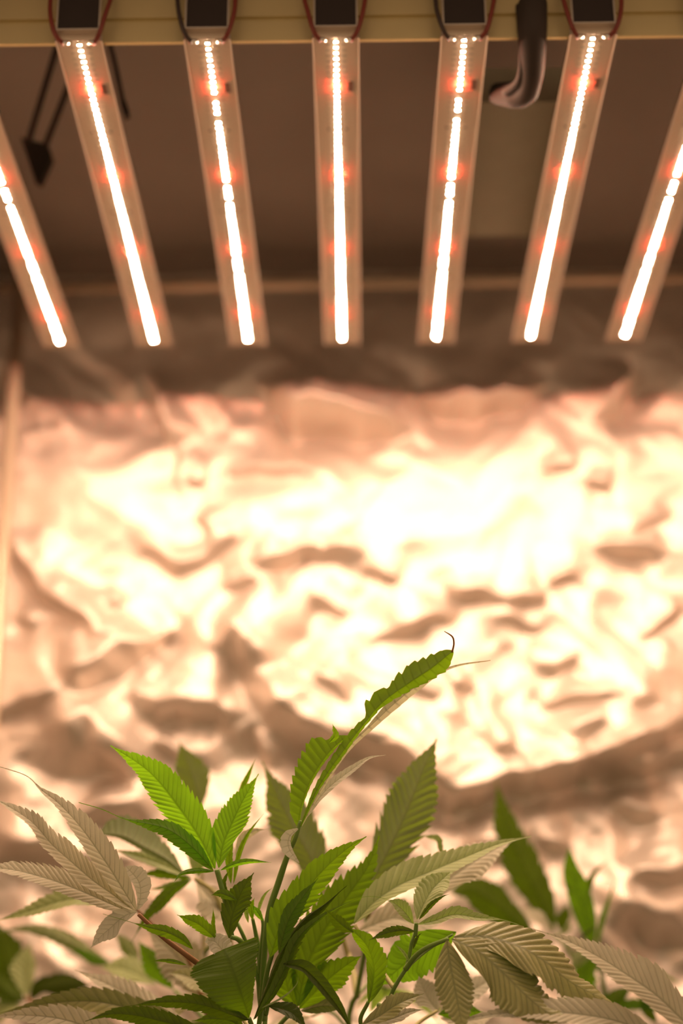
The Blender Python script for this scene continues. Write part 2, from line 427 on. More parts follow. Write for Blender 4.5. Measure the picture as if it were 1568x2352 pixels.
    box_vf((xa, yb0, zs), (xb, yb0 + .004, zs + .0205), V, F)
    box_vf((xa, yb0 + .0035, zs + .0205), (xb, yb0 + .022, zs + .0265), V, F)
    box_vf((xa, yb0, zs + .0265), (xb, yb0 + .022, zs + .075), V, F)
    fin(mesh('crossbeam', V, F, M_BEAM, root, smooth=False))
    # far crossbeam out of sight above the bars would be hidden; driver housing seen between two bars
    a = at_y(1052, 236, 1.40); b = at_y(1250, 540, 1.40)
    zz = FIX_H + .035
    def onz(px, py):
        v = FWD + RIGHT * ((px - 784) / FPX) + UP * ((1176 - py) / FPX); return CAM + v * ((zz - CAMZ) / v.z)
    a, b = onz(1050, 236), onz(1245, 541)
    fin(box('driver_housing', (a.x, a.y, zz), (b.x, b.y, zz + .04), M_HOUSE, root))
    # black cable strap coming out of the slot, bending back over the bars
    pts = [(onz(1225, 10).x, yb0 - .004, zs + .035), at_y(1222, 60, yb0 - .006), at_y(1222, 120, yb0 + .01), at_y(1218, 180, yb0 + .035), at_y(1200, 215, yb0 + .06), at_y(1140, 215, yb0 + .085)]
    fin(tube('power_cable', pts, [.013, .0135, .012, .011, .013, .010], M_CABLE, root, n=36, ns=12))
    pts = [(onz(1195, 10).x, yb0 - .002, zs + .033), at_y(1198, 60, yb0 - .003), at_y(1200, 130, yb0 + .012), at_y(1192, 185, yb0 + .035), at_y(1160, 212, yb0 + .06)]
    fin(tube('power_cable', pts, [.004, .0045, .004, .004, .004], M_CABLE, root, n=30, ns=10))
    # light bars are held by everything above: fixing plate under the roof
    return root
LIGHT = build_light()
for ch in LIGHT.children:                                             # bars keep world coordinates
    ch.matrix_parent_inverse = Matrix.Translation(-Vector(LIGHT.location))

# rope hangers behind the bars, upper left
def hanger(pts_ropes, body, Y, label):
    root = empty('rope_hanger', at_y(*body[0], Y)); tag(root, label, 'hanger')
    inv = Matrix.Translation(-Vector(root.location))
    for pr, r in pts_ropes:
        o = tube('rope', [at_y(x, y, Y + dy) for x, y, dy in pr], r, M_CABLE, root, n=10, ns=8); o.matrix_parent_inverse = inv
    P = [at_y(x, y, Y) for x, y in body]
    V = [p + Vector((0, -.006, 0)) for p in P] + [p + Vector((0, .006, 0)) for p in P]; n = len(P)
    F = [tuple(range(n)), tuple(range(2 * n - 1, n - 1, -1))] + [(i, i + n, (i + 1) % n + n, (i + 1) % n) for i in range(n)]
    o = mesh('pulley', V, F, M_CABLE, root, smooth=False); o.matrix_parent_inverse = inv
hanger([([(150, 40, -.16), (130, 110, -.12), (62, 335, 0)], .0035), ([(205, 60, -.15), (160, 190, -.08), (100, 345, 0)], .0035)],
       [(50, 322), (75, 330), (112, 338), (122, 365), (95, 425), (80, 415), (62, 360)], 1.53,
       'dark rope hanger with two cords beside the leftmost light bars')
hanger([([(240, 60, -.03), (262, 140, 0), (285, 250, .02)], .0028)], [(278, 240), (290, 238), (298, 262), (286, 270)], 1.43,
       'thin faint cord and clip right of the second light bar')

# ------------------------------------------------------------------ plants
def leaflet_mesh(name, C, half_l, half_r, N, mat, upside, tilt, fold, curl, tooth=.16, puff=.055, shear=.75, view=True, side_dir=None, seg=5, jit=0.):
    """C: centreline samples (n x 3); half widths (n) in metres; toothed margins, raised blade between side veins, keel along the midrib"""
    n = len(C)
    T = np.gradient(C, axis=0); T /= np.linalg.norm(T, axis=1)[:, None] + 1e-12
    if side_dir is None:
        Vw = np.array(CAM) - C; Vw /= np.linalg.norm(Vw, axis=1)[:, None]
        S0 = np.cross(T, Vw)
    else: S0 = np.cross(T, np.tile(side_dir, (n, 1)))
    S0 /= np.linalg.norm(S0, axis=1)[:, None] + 1e-9                   # right-hand side seen from the camera
    N0 = np.cross(S0, T)
    ti = np.interp(np.linspace(0, 1, n), np.linspace(0, 1, len(tilt)), tilt)[:, None]
    S = np.cos(ti) * S0 + np.sin(ti) * N0; Nn = np.cos(ti) * N0 - np.sin(ti) * S0
    s = np.linspace(0, 1, n); ph = (s * N) % 1.0
    cols = [-1, -.86, -.62, -.38, -.17, -.045, 0, .045, .17, .38, .62, .86, 1]
    L = np.linalg.norm(np.diff(C, axis=0), axis=1).sum()
    up = 1 if upside else -1
    V = np.zeros((n, len(cols), 3)); UV = np.zeros((n, len(cols), 2))
    r = np.random.default_rng(int(abs(C[0, 0]) * 1e5) % 99991 + n)
    wob = np.cumsum(r.normal(0, 1, n)); wob -= np.linspace(wob[0], wob[-1], n); wob = wob / (np.abs(wob).max() + 1e-9)
    tj = 1 + .35 * r.normal(0, 1, N + 2)
    for j, c in enumerate(cols):
        ac = abs(c); hw = (half_r if c > 0 else half_l)
        tm = 1 - tooth * tj[np.minimum((s * N).astype(int), N)] * (1 - ph) ** 1.3 * np.clip((ac - .7) / .3, 0, 1) * np.clip(s * 6, 0, 1)
        w_ = hw * ac * tm
        an = fold + curl * ac * .5
        lat = w_ * np.cos(an); hgt = w_ * math.sin(an) if np.isscalar(an) else w_ * np.sin(an)
        fw = np.minimum(shear * w_, (1 - s) * L * .28)
        ridge = .62 * puff * hw * np.sin(np.pi * ph) ** .8 * (4 * ac * (1 - ac * .75)) * .9
        keel = -.0006 * (1 if ac < .05 else 0) * np.clip(1 - s, .2, 1)
        V[:, j] = C + np.sign(c) * lat[:, None] * S + fw[:, None] * T + (hgt + ridge + keel + wob * hw * .10 * ac * np.sign(c) * (1 + jit))[:, None] * Nn * up
        UV[:, j, 0] = s * N; UV[:, j, 1] = c
    k = len(cols); i = np.arange(n * k).reshape(n, k)
    F = np.stack([i[:-1, :-1], i[:-1, 1:], i[1:, 1:], i[1:, :-1]], -1).reshape(-1, 4)
    if not upside: F = F[:, ::-1]
    return V.reshape(-1, 3), F.tolist(), UV.reshape(-1, 2)

def lance(s, a=.75, b=1.05, tail=0.):
    b = b + .5; p = a / (a + b); s2 = np.clip(s / (1 - tail), 0, 1)
    f = (s2 ** a * (1 - s2) ** b) / (p ** a * (1 - p) ** b)
    return np.maximum(f, np.where(s < 1, .035 + .02 * (1 - s), 0.012))

def leaflet(parent, pts, W, mat='green', d=1.3, dd=0., tilt=0., fold=.15, curl=0., up=False, N=None, wl=None, wr=None, tail=0., a=.75, b=1.05,
            bow=0., asym=0., tooth=.16, puff=.055, blunt=False):
    plen = sum(math.hypot(pts[i + 1][0] - pts[i][0], pts[i + 1][1] - pts[i][1]) for i in range(len(pts) - 1))
    N = N or max(6, min(26, int(plen / 15)))
    n = N * 5 + 1
    if up:                                                            # upper face seen: the blade leans back so that it faces the lamps
        dx, dy = pts[-1][0] - pts[0][0], pts[0][1] - pts[-1][1]
        if not isinstance(tilt, (list, tuple)): tilt = (abs(tilt) or .65) * (1 if dx > 0 else -1) * min(1, 1.3 * abs(dx) / (plen + 1))
        if dd == 0: dd = .6 * dy * d / FPX * min(1, abs(dy) / (plen + 1))
    acc = 0; P3 = []
    for i, p in enumerate(pts):
        if i: acc += math.hypot(p[0] - pts[i - 1][0], p[1] - pts[i - 1][1])
        t = acc / plen
        P3.append(at(p[0], p[1], d + dd * t + bow * 4 * t * (1 - t)))
    C = resample(P3, n); s = np.linspace(0, 1, n)
    px = d / FPX
    tilts = tilt if isinstance(tilt, (list, tuple)) else [tilt]
    hl = hr = lance(s, a, b, tail) * W * .5 * px
    if wl is not None: hl = np.interp(s, [q[0] for q in wl], [q[1] for q in wl]) * px
    if wr is not None: hr = np.interp(s, [q[0] for q in wr], [q[1] for q in wr]) * px
    cf = max(.35, math.cos(sum(tilts) / len(tilts))) * math.cos(fold)
    hl = hl * (1 - asym) / cf; hr = hr * (1 + asym) / cf
    V, F, UV = leaflet_mesh('leaflet', C, hl, hr, N, LM[mat], up, tilts, fold, curl, tooth, puff, shear=.25 if wl is not None else 1.15)
    return mesh('leaflet', V, F, LM[mat], parent, uv=UV)

# one shared leaflet for the fans that fill the lower, mostly hidden foliage
def generic_leaflet():
    n = 51; s = np.linspace(0, 1, n)
    C = np.stack([0 * s, s, -.16 * s ** 2], 1)
    hw = lance(s) * .11
    V, F, UV = leaflet_mesh('leaflet', C, hw, hw, 10, LM['green'], True, [0.], .25, 0., side_dir=np.array([0, 0, 1.]))
    return V, F, UV
GV = generic_leaflet(); GM = {}
for k in ('green', 'olive', 'tan', 'pale'):
    o = mesh('leaflet', GV[0], GV[1], LM[k], uv=GV[2]); GM[k] = o.data; bpy.data.objects.remove(o)

def plant(label, pot, stem, stem_r, leaves, side=(), fans=(), group=None):
    """stem: list of (px,py,depth) from the top down; then it runs down into its pot"""
    base = Vector((pot[0], pot[1], 0))
    root = empty('cannabis_plant', base); tag(root, label, 'plant', group)
    inv = Matrix.Translation(-base)
    tops = [at(*p) for p in stem]
    low = tops[-1]
    top_soil = Vector((pot[0], pot[1], .20))
    path = tops + [low.lerp(top_soil, .35) + Vector((0, 0, -.05)), low.lerp(top_soil, .7) + Vector((0, 0, -.04)), top_soil - Vector((0, 0, .03))]
    n = 10 * len(path)
    st = tube('stem', path, list(stem_r) + [.0065, .0075, .0085], M_STEM, root, n=n, ns=10); st.matrix_parent_inverse = inv
    C = resample(path, n)
    for pr, r, m in side:
        o = tube('branch', [at(*p) for p in pr], r, m, root, n=8 * len(pr), ns=8); o.matrix_parent_inverse = inv
    for pet, r, m, lfs in leaves:
        o = tube('leaf', [at(*p) for p in pet], r, m, root, n=8 * len(pet), ns=8); o.matrix_parent_inverse = inv
        for lf in lfs: leaflet(o, **lf)
    # generic fans below the picture
    for (zf, az, ln, mk) in fans:
        i = int(zf * (n - 1)); p = Vector(C[i]); dz = Vector((math.cos(az), math.sin(az), .35))
        e = p + dz * ln * .6
        o = tube('leaf', [p, p + dz * ln * .3 + Vector((0, 0, .01)), e], .0014, M_STEM, root, n=10, ns=6); o.matrix_parent_inverse = inv
        for k in range(-3, 4):
            if ln < .06 and abs(k) == 3: continue
            q = bpy.data.objects.new('leaflet', GM[mk]); COL.objects.link(q); q.parent = o
            sc = ln * (1.2 - .14 * abs(k) ** 1.3)
            q.matrix_local = Matrix.Translation(e) @ Matrix.Rotation(az - math.pi / 2 + k * .5, 4, 'Z') @ Matrix.Rotation(-.25 + .1 * random.random(), 4, 'X') @ Matrix.Rotation(.3 * random.uniform(-1, 1), 4, 'Y') @ Matrix.Scale(sc, 4)
    # pot and soil
    V, F = [], []; ns = 24
    for (r, z) in ((.062, 0), (.075, .21), (.071, .21), (.068, .19)):
        for k in range(ns): V.append((pot[0] + r * math.cos(2 * math.pi * k / ns), pot[1] + r * math.sin(2 * math.pi * k / ns), z))
    for a_ in range(3):
        for k in range(ns): F.append((a_ * ns + k, a_ * ns + (k + 1) % ns, (a_ + 1) * ns + (k + 1) % ns, (a_ + 1) * ns + k))
    F.append(tuple(range(ns))[::-1])
    o = mesh('pot', V, F, M_POT, root); o.matrix_parent_inverse = inv
    V, F = [], []; V.append((pot[0], pot[1], .202))
    for rr in (.025, .05, .068):
        for k in range(ns): V.append((pot[0] + rr * math.cos(2 * math.pi * k / ns), pot[1] + rr * math.sin(2 * math.pi * k / ns), .197 + random.uniform(-.004, .004)))
    for k in range(ns): F.append((0, 1 + k, 1 + (k + 1) % ns))
    for a_ in range(2):
        for k in range(ns): F.append((1 + a_ * ns + k, 1 + (a_ + 1) * ns + k, 1 + (a_ + 1) * ns + (k + 1) % ns, 1 + a_ * ns + (k + 1) % ns))
    o = mesh('soil', V, F, M_SOIL, root); o.matrix_parent_inverse = inv
    return root
D = dict
# ---- plant 1: the one in the middle, in focus
L1 = [
 # bright young shoot left of centre
 ([(530, 2150, 1.30), (520, 2080, 1.30), (498, 1998, 1.30)], [.0028, .0025, .0022], M_STEM, [
  D(pts=[(494, 1996), (462, 1930), (415, 1860), (345, 1775), (253, 1712)], W=100, mat='lime', d=1.30, dd=.02, tilt=.25, fold=.10, N=24, a=.62, b=.85),
  D(pts=[(490, 2000), (440, 1945), (380, 1903), (290, 1882), (232, 1858), (180, 1843)], W=50, mat='lime', d=1.30, dd=-.02, tilt=-.3, fold=.25, N=20, tail=.28),
  D(pts=[(502, 1994), (512, 1940), (535, 1885), (558, 1838), (594, 1777)], W=76, mat='lime', d=1.30, dd=.02, tilt=-.2, fold=.18, N=18),
  D(pts=[(506, 1999), (540, 1984), (575, 1978), (624, 1981)], W=15, mat='lime', d=1.295, dd=-.02, fold=.5, tooth=.08),
  D(pts=[(492, 2001), (450, 2000), (415, 2008), (397, 2031)], W=14, mat='lime', d=1.295, dd=-.03, fold=.5, tooth=.08),
 ]),
 # narrow young leaves behind that shoot
 ([(532, 2100, 1.315), (534, 2040, 1.315)], [.0022, .0016], M_STEM, [
  D(pts=[(530, 2030), (526, 1980), (530, 1940), (540, 1905)], W=20, mat='green', d=1.315, fold=.5),
  D(pts=[(536, 2030), (548, 1965), (570, 1915), (606, 1868)], W=13, mat='green', d=1.32, fold=.5, tooth=.1),
  D(pts=[(540, 1965), (560, 1925), (590, 1907), (622, 1905)], W=26, mat='tan', d=1.36, tail=.1, tooth=.1),
  D(pts=[(545, 1850), (556, 1812), (570, 1780), (587, 1742)], W=15, mat='green', d=1.36, tooth=.1),
  D(pts=[(522, 2050), (515, 2030), (520, 2010), (527, 2000)], W=12, mat='deep', d=1.30),
 ]),
 # tall curled leaf
 ([(600, 2300, 1.30), (606, 2200, 1.30), (617, 2100, 1.30), (640, 2025, 1.30), (661, 1963, 1.295), (678, 1925, 1.29), (690, 1885, 1.29)], [.0024, .0025, .0026, .0027, .0027, .0022, .0016], M_STEM, [
  D(pts=[(686, 1905), (690, 1860), (708, 1805), (736, 1755), (768, 1715), (800, 1690)], W=80, mat='green', d=1.29, dd=.01, tilt=.1, fold=.2, N=15,
    wl=[(0, 2), (.12, 26), (.3, 44), (.5, 58), (.66, 64), (.74, 58), (.82, 28), (.93, 14), (1, 1)], wr=[(0, 1), (.3, 5), (.8, 7), (1, 1)]),
  D(pts=[(755, 1707), (768, 1692), (768, 1678), (763, 1662)], W=18, mat='green', d=1.29, N=6, a=.5, b=1),
  D(pts=[(690, 1898), (733, 1805), (790, 1722), (838, 1660), (880, 1612), (935, 1572), (990, 1535), (1040, 1495)], W=40, mat='green', d=1.285, dd=.02, tilt=.15, fold=.35, N=24, tooth=.2,
    wl=[(0, 2), (.15, 10), (.3, 16), (.42, 20), (.5, 14), (.53, 8), (.56, 38), (.62, 36), (.68, 24), (.72, 40), (.8, 46), (.9, 34), (.97, 18), (1, 3)], wr=[(0, 2), (.3, 9), (.5, 6), (.6, 8), (.8, 22), (.92, 30), (.97, 14), (1, 3)]),
  D(pts=[(692, 1897), (742, 1805), (796, 1722), (850, 1668), (915, 1608), (980, 1560), (1045, 1530), (1126, 1517)], W=30, mat='tan', d=1.292, dd=.02, fold=.3, N=22, tooth=.05,
    wl=[(0, 1), (.45, 5), (.58, 16), (.72, 14), (.84, 3), (1, 1)], wr=[(0, 2), (.3, 7), (.45, 10), (.58, 14), (.7, 13), (.8, 4), (1, 1)]),
  D(pts=[(702, 1880), (728, 1838), (762, 1802), (810, 1766), (848, 1741), (886, 1734)], W=26, mat='cream', d=1.30, dd=.01, up=True, fold=.15, tooth=.08),
  D(pts=[(684, 1903), (664, 1922), (664, 1950), (687, 1982)], W=40, mat='cream', d=1.28, dd=-.02, up=True, N=8, fold=.2,
    wl=[(0, 2), (.3, 6), (.6, 8), (1, 1)], wr=[(0, 2), (.2, 14), (.4, 22), (.6, 18), (.8, 9), (1, 1)]),
 ]),
 # broad leaf leaning right, in front
 ([(603, 2320, 1.29), (612, 2240, 1.285), (625, 2190, 1.28)], [.0026, .0022, .0018], M_STEM, [
  D(pts=[(620, 2200), (645, 2125), (690, 2062), (738, 2003), (790, 1955), (842, 1921)], W=84, mat='green', d=1.275, dd=.02, tilt=-.25, fold=.12, N=17, a=.55, b=.75),
  D(pts=[(640, 2190), (662, 2115), (695, 2060), (731, 2016)], W=46, mat='green', d=1.268, dd=.01, tilt=.2, fold=.25),
 ]),
 # green leaf right behind it
 ([(605, 2400, 1.33), (650, 2345, 1.33), (684, 2315, 1.33)], [.0024, .002, .0018], M_STEM, [
  D(pts=[(684, 2312), (704, 2222), (740, 2145), (797, 2060), (846, 1988), (871, 1919)], W=128, mat='green', d=1.33, dd=.02, tilt=.2, fold=.1, N=18, a=.7, b=.95, tooth=.2),
  D(pts=[(686, 2318), (740, 2262), (788, 2222), (829, 2196)], W=84, mat='green', d=1.335, dd=-.01, tilt=-.2, fold=.1, N=10, a=.6, b=.7, tooth=.2),
  D(pts=[(683, 2320), (662, 2275), (655, 2230), (668, 2190)], W=74, mat='green', d=1.335, fold=.1, N=9),
  D(pts=[(690, 2322), (745, 2310), (790, 2318)], W=40, mat='olive', d=1.35, N=8),
 ]),
 # dark rolled leaf
 ([(592, 2380, 1.28), (598, 2330, 1.275), (606, 2290, 1.27)], [.0024, .002, .0018], M_STEM, [
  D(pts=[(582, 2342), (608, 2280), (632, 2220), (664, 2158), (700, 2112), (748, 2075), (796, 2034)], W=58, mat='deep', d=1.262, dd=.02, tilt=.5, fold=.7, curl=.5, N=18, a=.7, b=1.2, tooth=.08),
  D(pts=[(586, 2340), (625, 2280), (655, 2220), (680, 2160), (730, 2112), (795, 2075), (846, 2059), (900, 2068)], W=26, mat='green', d=1.258, dd=.02, tilt=-.3, fold=.6, N=22, tail=.18, tooth=.08),
  D(pts=[(600, 2316), (650, 2290), (680, 2262), (686, 2236)], W=5, mat='pale', d=1.255, tooth=.03, N=8),
 ]),
 # heart-shaped leaf bending away from the camera
 ([(590, 2400, 1.275), (582, 2365, 1.27), (572, 2338, 1.268)], [.0024, .002, .0017], M_STEM, [
  D(pts=[(571, 2338), (557, 2292), (541, 2245), (526, 2205), (514, 2180)], W=160, mat='green', d=1.265, dd=.01, bow=-.012, tilt=-.15, fold=.05, N=19, tooth=.07, puff=.02,
    wl=[(0, 2), (.1, 28), (.3, 68), (.5, 92), (.7, 103), (.85, 98), (.95, 82), (1, 62)], wr=[(0, 2), (.1, 16), (.3, 34), (.5, 56), (.7, 74), (.85, 84), (.95, 88), (1, 86)]),
  D(pts=[(530, 2215), (505, 2175), (488, 2160), (470, 2164)], W=56, mat='cream', d=1.278, up=True, N=7, a=.5, b=.5, tooth=.05),
 ]),
 # small dark node leaves
 ([(575, 2190, 1.30), (550, 2160, 1.295), (530, 2152, 1.29)], [.0026, .0024, .0018], M_STEM, [
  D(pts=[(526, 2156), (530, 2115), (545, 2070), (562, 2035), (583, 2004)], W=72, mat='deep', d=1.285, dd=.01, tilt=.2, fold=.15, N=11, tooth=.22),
  D(pts=[(545, 2068), (525, 2058), (505, 2052), (484, 2056)], W=26, mat='green', d=1.287, N=7),
  D(pts=[(498, 2158), (478, 2140), (455, 2122), (432, 2112), (406, 2101)], W=40, mat='green', d=1.285, dd=-.01, tilt=.3, N=10, tooth=.2),
  D(pts=[(496, 2152), (490, 2128), (490, 2106), (489, 2085)], W=11, mat='green', d=1.29, tooth=.1),
  D(pts=[(443, 2180), (420, 2160), (385, 2142), (340, 2130), (290, 2115), (236, 2099)], W=32, mat='green', d=1.27, dd=-.02, N=16, tail=.3),
  D(pts=[(428, 2216), (400, 2209), (370, 2206), (343, 2209)], W=11, mat='green', d=1.275, tooth=.1),
 ]),
 ([(600, 2230, 1.31), (590, 2160, 1.31), (580, 2110, 1.31)], [.0026, .002, .0014], M_STEM, [
  D(pts=[(580, 2114), (577, 2092), (579, 2075), (585, 2061)], W=16, mat='green', d=1.305, tooth=.1),
  D(pts=[(604, 2116), (594, 2100), (586, 2088), (580, 2078)], W=18, mat='lime', d=1.305, tooth=.1),
  D(pts=[(592, 2100), (598, 2075), (610, 2052), (627, 2038)], W=9, mat='pale', d=1.31, tooth=.1),
  D(pts=[(570, 2120), (566, 2095), (570, 2075), (575, 2060)], W=12, mat='pale', d=1.31, tooth=.1),
 ]),
 # pale fan reaching to the left edge
 ([(560, 2290, 1.31), (480, 2232, 1.30), (429, 2194, 1.29), (375, 2153, 1.285), (318, 2100, 1.28)], [.0030, .0028, .0025, .0021, .0017], M_STEM_B, [
  D(pts=[(314, 2092), (285, 2045), (247, 1985), (190, 1905), (140, 1850), (96, 1815), (60, 1782), (-5, 1760)], W=68, mat='tan', d=1.28, dd=-.02, up=True, tilt=-.85, fold=.12, N=24, tail=.16, a=.6, b=.9),
  D(pts=[(311, 2094), (265, 2058), (214, 2022), (165, 1980), (120, 1940), (70, 1885), (-10, 1835)], W=62, mat='tan', d=1.277, dd=-.03, up=True, tilt=-.85, fold=.15, N=24, a=.6, b=.6),
  D(pts=[(309, 2097), (260, 2078), (205, 2054), (150, 2032), (105, 2017), (40, 2000), (-40, 1990)], W=58, mat='tan', d=1.28, dd=-.03, up=True, tilt=-.85, fold=.15, N=24, a=.6, b=.5, tooth=.2),
  D(pts=[(315, 2090), (322, 2060), (318, 2025), (290, 1990)], W=56, mat='cream', d=1.288, dd=.02, up=True, tilt=.2, fold=.1, N=9,
    wl=[(0, 2), (.4, 14), (.8, 20), (1, 4)], wr=[(0, 3), (.2, 20), (.45, 30), (.7, 30), (.9, 14), (1, 2)]),
  D(pts=[(315, 2093), (285, 2104), (255, 2130), (230, 2152), (206, 2180)], W=52, mat='cream', d=1.275, dd=-.02, up=True, tilt=.1, fold=.1, N=9, tooth=.12),
  D(pts=[(308, 2090), (270, 2060), (225, 2040)], W=26, mat='lime', d=1.292, N=8),
 ]),
 # drooping strap-like leaf
 ([(610, 2330, 1.30), (625, 2260, 1.29), (650, 2218, 1.28)], [.0022, .0018, .0015], M_STEM, [
  D(pts=[(650, 2214), (690, 2220), (720, 2243), (752, 2280), (780, 2318), (806, 2362)], W=32, mat='deep', d=1.265, dd=-.02, up=True, tilt=.4, fold=.4, N=14, a=.4, b=.4, tooth=.04),
  D(pts=[(612, 2308), (645, 2316), (675, 2330), (705, 2362)], W=40, mat='deep', d=1.262, up=True, N=9),
 ]),
 # bottom leaves on the left
 ([(600, 2400, 1.28), (586, 2370, 1.275), (572, 2345, 1.27)], [.0022, .0018, .0015], M_STEM, [
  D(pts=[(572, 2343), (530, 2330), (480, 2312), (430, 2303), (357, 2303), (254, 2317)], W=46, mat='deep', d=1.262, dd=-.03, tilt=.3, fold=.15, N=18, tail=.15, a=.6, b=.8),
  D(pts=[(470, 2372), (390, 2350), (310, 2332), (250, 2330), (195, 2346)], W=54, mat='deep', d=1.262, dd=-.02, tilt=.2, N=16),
  D(pts=[(560, 2380), (540, 2350), (500, 2340), (440, 2345)], W=40, mat='green', d=1.29),
 ]),
 ([(601, 2420, 1.34), (560, 2345, 1.36), (500, 2300, 1.37)], [.0024, .002, .0015], M_STEM_P, [
  D(pts=[(500, 2300), (440, 2235), (395, 2185), (335, 2130)], W=120, mat='tan', d=1.46, dd=.02, tilt=.1, N=14, up=True, puff=.08),
  D(pts=[(520, 2290), (470, 2260), (420, 2240), (385, 2235)], W=60, mat='olive', d=1.42, up=True, N=10),
  D(pts=[(420, 2345), (330, 2305), (250, 2262), (170, 2228)], W=62, mat='tan', d=1.38, dd=.02, up=True, N=16),
  D(pts=[(430, 2352), (330, 2325), (220, 2300), (110, 2305), (-10, 2330)], W=70, mat='olive', d=1.36, dd=.02, up=True, N=18, tilt=.2),
  D(pts=[(330, 2400), (230, 2368), (130, 2338), (20, 2332), (-30, 2345)], W=74, mat='tan', d=1.33, up=True, N=16, tilt=.2),
 ]),
]
L2 = [
 ([(953, 2150, 1.28), (956, 2120, 1.28)], [.0020, .0016], M_STEM, [
  D(pts=[(957, 2112), (972, 2078), (995, 2040), (1034, 2003)], W=76, mat='pale', d=1.28, dd=.03, up=True, tilt=.6, fold=.15, N=11, tooth=.12, a=.6, b=.6),
  D(pts=[(962, 2112), (990, 2078), (1015, 2060), (1033, 2053)], W=14, mat='deep', d=1.275, N=8),
  D(pts=[(950, 2122), (930, 2095), (908, 2076), (888, 2068)], W=38, mat='pale', d=1.275, dd=-.01, up=True, N=9),
  D(pts=[(958, 2124), (997, 2114), (1044, 2100), (1100, 2108), (1150, 2112), (1192, 2124)], W=30, mat='pale', d=1.275, dd=-.03, up=True, fold=.3, N=16, tail=.12),
  D(pts=[(953, 2139), (915, 2138), (880, 2146), (846, 2160)], W=28, mat='deep', d=1.272, dd=-.02, N=10),
  D(pts=[(948, 2180), (955, 2160), (962, 2148), (970, 2142)], W=9, mat='deep', d=1.275),
  D(pts=[(940, 2210), (928, 2190), (915, 2176), (905, 2168)], W=9, mat='pale', d=1.277),
 ]),
 # big translucent leaf behind the fork
 ([(933, 2223, 1.30), (985, 2180, 1.32), (1040, 2146, 1.33)], [.0012, .0012, .001], M_STEM, [
  D(pts=[(1048, 2140), (1000, 2168), (945, 2200), (875, 2262)], W=120, mat='lime', d=1.335, dd=.01, tilt=.1, fold=.05, N=12, a=.45, b=.55, puff=.02),
 ]),
 # big olive fan hanging over on the right
 ([(931, 2226, 1.28), (955, 2195, 1.272), (985, 2174, 1.262), (1028, 2157, 1.25)], [.0024, .0022, .002, .0017], M_STEM, [
  D(pts=[(1026, 2158), (1032, 2205), (1042, 2258), (1052, 2310), (1064, 2375)], W=98, mat='olive', d=1.248, dd=-.05, up=True, tilt=.3, fold=-.12, N=15, tooth=.15, puff=.08, a=.6, b=.7),
  D(pts=[(1036, 2156), (1095, 2182), (1150, 2228), (1200, 2278), (1250, 2320), (1318, 2350)], W=128, mat='olive', d=1.245, dd=-.045, up=True, tilt=.6, fold=-.25, N=19, tooth=.13, puff=.08, a=.55, b=.8),
  D(pts=[(1040, 2152), (1110, 2150), (1190, 2172), (1255, 2210), (1315, 2258), (1422, 2313)], W=104, mat='olive', d=1.255, dd=-.03, up=True, tilt=.75, fold=-.2, N=19, tooth=.13, puff=.08, a=.6, b=.85),
 ]),
 # pale long leaf pointing right, with its striped half
 ([(905, 2270, 1.28), (850, 2190, 1.32), (815, 2125, 1.335)], [.002, .0018, .0015], M_STEM_P, [
  D(pts=[(812, 2122), (855, 2075), (912, 2035), (985, 2003), (1055, 1974), (1147, 1938), (1220, 1921)], W=74, mat='pale', d=1.32, dd=.04, up=True, tilt=.75, fold=.2, N=22, a=.5, b=1.0, tooth=.12),
  D(pts=[(960, 2090), (1005, 2040), (1060, 1998), (1120, 1960), (1175, 1932)], W=96, mat='tan', d=1.40, dd=.02, up=True, fold=.1, N=14, puff=.12, a=.6, b=.7),
  D(pts=[(820, 2140), (900, 2110), (960, 2120), (1040, 2110)], W=80, mat='tan', d=1.42, up=True, N=13),
 ]),
 # dark leaf curling over
 ([(872, 2400, 1.28), (828, 2350, 1.28), (846, 2300, 1.275)], [.0020, .0018, .0015], M_STEM, [
  D(pts=[(846, 2305), (856, 2262), (858, 2218), (842, 2172), (806, 2134)], W=60, mat='green', d=1.27, dd=-.01, tilt=.3, fold=.35, N=13, a=.6, b=.35, tooth=.12),
  D(pts=[(812, 2142), (792, 2130), (768, 2110), (747, 2088)], W=34, mat='deep', d=1.255, dd=-.01, tilt=.3, N=7, a=.5, b=.9, tooth=.22),
  D(pts=[(852, 2300), (868, 2262), (880, 2225), (893, 2190)], W=20, mat='deep', d=1.272, N=8, tooth=.1),
 ]),
 ([(872, 2400, 1.28), (852, 2380, 1.265), (836, 2350, 1.255)], [.002, .0018, .0012], M_STEM, [
  D(pts=[(830, 2354), (868, 2335), (915, 2305), (974, 2282)], W=54, mat='olive', d=1.25, up=True, fold=.15, N=11, puff=.09),
  D(pts=[(850, 2352), (900, 2340), (940, 2325), (975, 2318)], W=30, mat='tan', d=1.26, up=True, N=10),
 ]),
 ([(872, 2400, 1.28), (935, 2380, 1.33), (960, 2350, 1.36), (1004, 2322, 1.37)], [.002, .002, .0018, .0015], M_STEM_P, [
  D(pts=[(1008, 2325), (985, 2295), (970, 2265), (962, 2240)], W=72, mat='cream', d=1.38, up=True, N=9, a=.5, b=.6),
  D(pts=[(1010, 2325), (1060, 2290), (1110, 2260), (1150, 2235)], W=60, mat='cream', d=1.40, up=True, N=10),
  D(pts=[(1005, 2330), (1060, 2322), (1110, 2325)], W=50, mat='lime', d=1.37, N=9),
  D(pts=[(1010, 2340), (1070, 2345), (1140, 2330)], W=60, mat='tan', d=1.42, N=10, up=True),
 ]),
]
